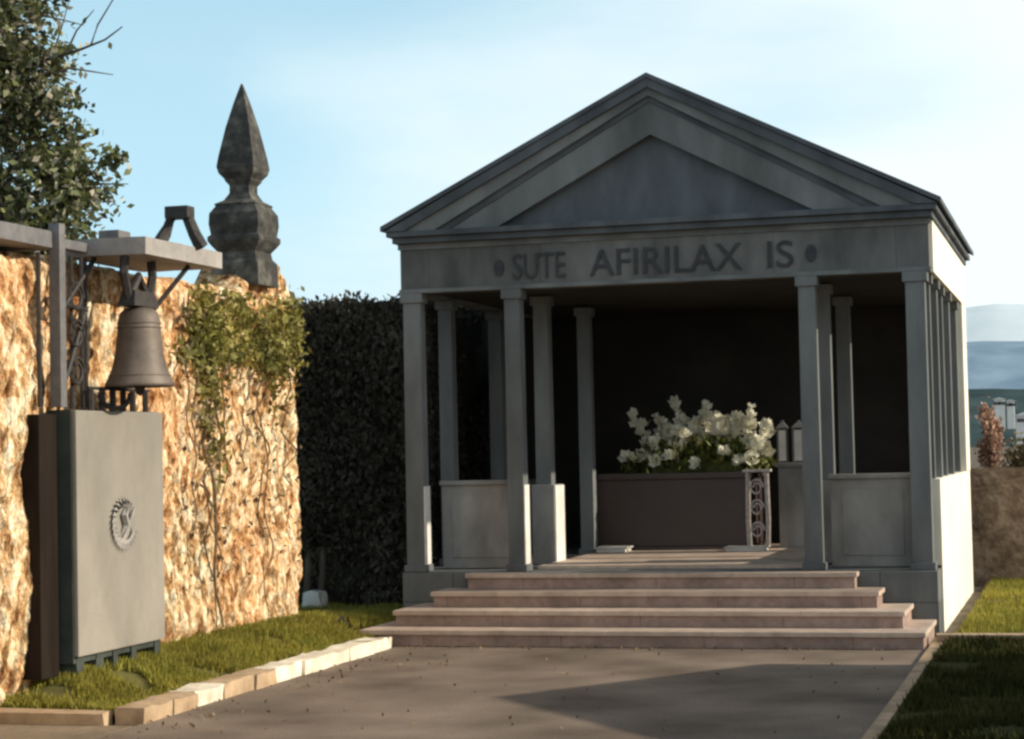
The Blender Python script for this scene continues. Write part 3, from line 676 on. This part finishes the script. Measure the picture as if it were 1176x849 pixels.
# ------------------------------------------------------------------ trees
def tree(name, x, y, h, blobs, nleaf, size, label, m='leaf', group=None, pale=0, trunk_r=.22, lean=0):
    t = empty(name, (x, y, 0), label, 'tree', group)
    bm = bmesh.new(); top = Vector((x+lean, y, h))
    tube(bm, [(x, y, 0), (x+.1, y, h*.3), (x+lean*.6, y+.05, h*.65), top], trunk_r, 9, trunk_r*.3)
    for (bx, by, bz, br) in blobs:
        s = Vector((x+lean*.3, y, max(1, bz-br*1.6))); e = Vector((bx, by, bz)); md = (s+e)/2+Vector((random.uniform(-.3, .3), 0, -.15))
        tube(bm, [s, md, e], trunk_r*.35, 6, .02)
        for _ in range(5):
            q = e+Vector((g_(0, br*.7), g_(0, br*.7), g_(0, br*.6))); tube(bm, [e-(e-md)*.3, (e+q)/2+Vector((0, 0, .08)), q], .025, 4, .006)
    part('trunk', bm, M['bark'], t, smooth=True)
    pts = []; tot = sum(b[3]**2 for b in blobs)
    for (bx, by, bz, br) in blobs:
        k = int(nleaf*br*br/tot); cl = []
        for _ in range(max(6, k//70)):
            d = Vector((g_(0, 1), g_(0, 1), g_(0, 1))).normalized()*br*random.uniform(.35, 1.08); cl.append((Vector((bx, by, bz))+d, random.uniform(.10, .26)))
        for _ in range(k):
            c, r = random.choice(cl); pts.append(c+Vector((g_(0, r), g_(0, r), g_(0, r*.8))))
    n1 = int(len(pts)*(1-pale)); random.shuffle(pts)
    leaves('crown', pts[:n1], size, M[m], t, up=.1)
    if pale: leaves('glint_pale_leaves', pts[n1:], size, M['leafpale'], t, up=.1)
    return t
bl = [(-10.6, 6, 7.9, 1.0), (-9.9, 6.2, 7.4, .75), (-10.3, 5.8, 6.6, 1.0), (-9.5, 6, 6.6, .6), (-9.3, 6, 5.9, .55), (-9.1, 6, 5.35, .5), (-10.0, 6, 5.5, .9), (-9.2, 5.9, 4.75, .45), (-9.8, 6, 4.6, .7), (-11.3, 6.2, 6.2, 1.2), (-10.8, 5.8, 4.8, .9), (-8.9, 6, 4.45, .3), (-9.45, 6, 7.7, .35), (-10.2, 6.3, 8.8, .9), (-9.6, 5.7, 7.1, .5), (-9.0, 6.2, 5.0, .45), (-9.4, 5.8, 4.3, .5), (-8.8, 6, 4.9, .3), (-9.7, 6.1, 6.2, .6)]
tr = tree('leafy_tree', -10.4, 6, 7.5, bl, 24000, .12, 'leafy olive green tree rising behind the left end of the sandstone wall', pale=.17)
bm = bmesh.new()
tube(bm, [(-9.6, 6, 6.6), (-9.2, 6, 6.75), (-8.7, 6, 6.85), (-8.35, 6, 6.95), (-8.1, 6, 7.1)], .03, 5, .008)
tube(bm, [(-8.9, 6, 6.83), (-8.75, 6, 7.1), (-8.5, 6, 7.35)], .018, 5, .006)
tube(bm, [(-8.55, 6, 6.9), (-8.45, 6, 7.15), (-8.2, 6, 7.5), (-8.15, 6, 7.7)], .015, 5, .005)
tube(bm, [(-9.1, 6, 6.8), (-8.95, 6, 7.2), (-8.85, 6, 7.5)], .014, 5, .005)
part('bare_branch', bm, M['bark'], tr)
bm = bmesh.new(); tube(bm, [(-8.8, 6, 5.1), (-8.5, 6, 5.3), (-8.2, 6, 5.48)], .014, 5, .006); part('bare_branch', bm, M['bark'], tr)
leaves('crown', [(-8.25+g_(0, .1), 6+g_(0, .08), 5.42+g_(0, .07)) for _ in range(90)], .12, M['leaf'], tr)

# ------------------------------------------------------------------ right background
def rubble(x0, x1, y0, y1, h):
    bm = bmesh.new(); box(bm, x0, x1, y0, y1, -.05, h); roughen(bm, 22, .05, 3.3, 2); return bm
tag(part('rubble_wall', rubble(1.6, 9, 5.95, 6.35, 1.28), M['rwall'], loc=(4, 6.1, 0)), 'low brown rubble wall behind the mausoleum on the right', 'wall')
def bush(name, c, r, n, size, m, label, cat, group=None):
    b = empty(name, (c[0], c[1], 0), label, cat, group)
    pts = []
    for _ in range(14):
        q = Vector(c)+Vector((g_(0, r[0]*.5), g_(0, r[1]*.5), g_(0, r[2]*.45)))
        for _ in range(n//14): pts.append(q+Vector((g_(0, r[0]*.3), g_(0, r[1]*.3), g_(0, r[2]*.3))))
    leaves('foliage', pts, size, M[m], b)
    bm = bmesh.new()
    for _ in range(6): tube(bm, [(c[0]+g_(0, .03), c[1], 0), (c[0]+g_(0, r[0]*.4), c[1]+g_(0, r[1]*.3), c[2])], .015, 5, .006)
    part('stem', bm, M['bark'], b)
bush('flowering_bush', (2.49, 6.7, 1.5), (.1, .12, .3), 1600, .06, 'rust', 'narrow rusty pink flowering bush just above the rubble wall', 'bush')
bush('dry_bush', (3.0, 9, 1.35), (.5, .5, .33), 3000, .07, 'brush', 'brown dry bush behind the rubble wall at the right edge', 'bush')
bush('dry_bush', (3.15, 26, .9), (1.2, 1, .55), 4000, .12, 'brush', 'low ochre scrub farther down behind the rubble wall', 'bush')
# white houses on the far slope
def house(x, y, z, w, h, label):
    b = empty('white_house', (x, y, z), label, 'house', 'white houses on the far slope')
    part('wall', B((x-w/2, x+w/2, y, y+w, z-3, z+h)), M['plaster'], b)
    bm = bmesh.new(); prism(bm, [(x-w/2-.3, z+h+.01), (x+w/2+.3, z+h+.01), (x, z+h+w*.22)], y-.3, y+w+.3); part('roof', bm, M['plaster'], b)
    for k in (-.25, .25): part('window', B((x+w*k-.5, x+w*k+.5, y-.06, y-.01, z+h*.4, z+h*.75)), M['window'], b)
house(-8.9, 300, 6.4, 1.5, 1.4, 'small white house farthest left on the slope beyond the rubble wall')
house(-7.2, 300, 6.2, 1.1, 1.3, 'tiny white house, middle one on the slope beyond the rubble wall')
house(-3.3, 240, 3.2, 2.6, 1.3, 'wider white house lowest at the right edge of the photo')
def ridge(name, y, x0, x1, hf, m):
    bm = bmesh.new(); n = 160; rows = []
    for j in range(7):
        row = []
        for i in range(n+1):
            x = x0+(x1-x0)*i/n; t = j/6; h = hf(x)
            row.append(bm.verts.new((x, y+t*y*.25-y*.0, -6+(h+6)*math.sin(t*math.pi/2))))
        rows.append(row)
    for j in range(6):
        for i in range(n): bm.faces.new((rows[j][i], rows[j][i+1], rows[j+1][i+1], rows[j+1][i]))
    tag(part(name, bm, m, smooth=True), kind='structure')
nf = lambda x, s, k: noise.fractal(Vector((x*s, k, 0)), 1, 2, 5)
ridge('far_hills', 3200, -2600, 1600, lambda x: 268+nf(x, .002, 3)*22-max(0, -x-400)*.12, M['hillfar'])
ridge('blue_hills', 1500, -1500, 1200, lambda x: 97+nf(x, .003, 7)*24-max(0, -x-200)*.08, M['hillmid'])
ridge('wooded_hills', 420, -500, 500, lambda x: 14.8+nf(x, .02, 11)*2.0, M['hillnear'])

# ------------------------------------------------------------------ neighbouring chapel right of the frame (its shadow crosses the road)
ch = empty('burial_chapel', (8, -3.5, 0), 'small low gabled burial chapel right of the road, casting its shadow on it', 'chapel')
part('wall', B((6.1, 9.5, -5.35, -1.75, -.1, 2.2)), M['side'], ch)
bm = bmesh.new()
for x in (6.1,):
    pts = [(-5.45, 2.201), (-1.65, 2.201), (-3.55, 2.86)]
    a = [bm.verts.new((6.0, y, z)) for y, z in pts]; b = [bm.verts.new((9.6, y, z)) for y, z in pts]
    bm.faces.new(a); bm.faces.new(b[::-1])
    for i in range(3): bm.faces.new((a[i], b[i], b[(i+1) % 3], a[(i+1) % 3]))
part('roof', bm, M['tile'], ch)
d_ = part('door', B((6.06, 6.099, -4.0, -3.1, 0, 1.9)), M['iron'], ch, bevel=.01)
part('handle', B((6.02, 6.059, -3.25, -3.2, .95, 1.1)), M['greyiron'], d_)
for y in (-4.7, -2.4):
    part('window', B((6.07, 6.099, y-.3, y+.3, .9, 1.7)), M['window'], ch)

c2 = empty('burial_chapel', (8, -8.6, 0), 'taller unseen burial chapel right of the road, shaped for its shadow, nearer the camera', 'chapel')  # out of frame, added to shade the near end of the road
part('wall', B((6.1, 9.5, -11.5, -5.8, -.1, 3.9)), M['side'], c2)
bm = bmesh.new(); a = [bm.verts.new(q) for q in ((6.0, -11.6, 3.901), (6.0, -5.7, 3.901), (6.0, -8.65, 5.2))]; b = [bm.verts.new(q) for q in ((9.6, -11.6, 3.901), (9.6, -5.7, 3.901), (9.6, -8.65, 5.2))]
bm.faces.new(a); bm.faces.new(b[::-1])
for i in range(3): bm.faces.new((a[i], b[i], b[(i+1) % 3], a[(i+1) % 3]))
part('roof', bm, M['tile'], c2)
part('door', B((6.06, 6.099, -9.2, -8.1, 0, 2.2)), M['iron'], c2, bevel=.01)
# ------------------------------------------------------------------ render settings
sc = bpy.context.scene
sc.view_settings.view_transform = 'Standard'; sc.view_settings.look = 'None'; sc.view_settings.exposure = 0; sc.view_settings.gamma = 1
sc.render.engine = 'CYCLES'
sc.cycles.pixel_filter_type = 'GAUSSIAN'; sc.cycles.filter_width = 3.0
sc.cycles.use_denoising = True
sc.cycles.max_bounces = 6
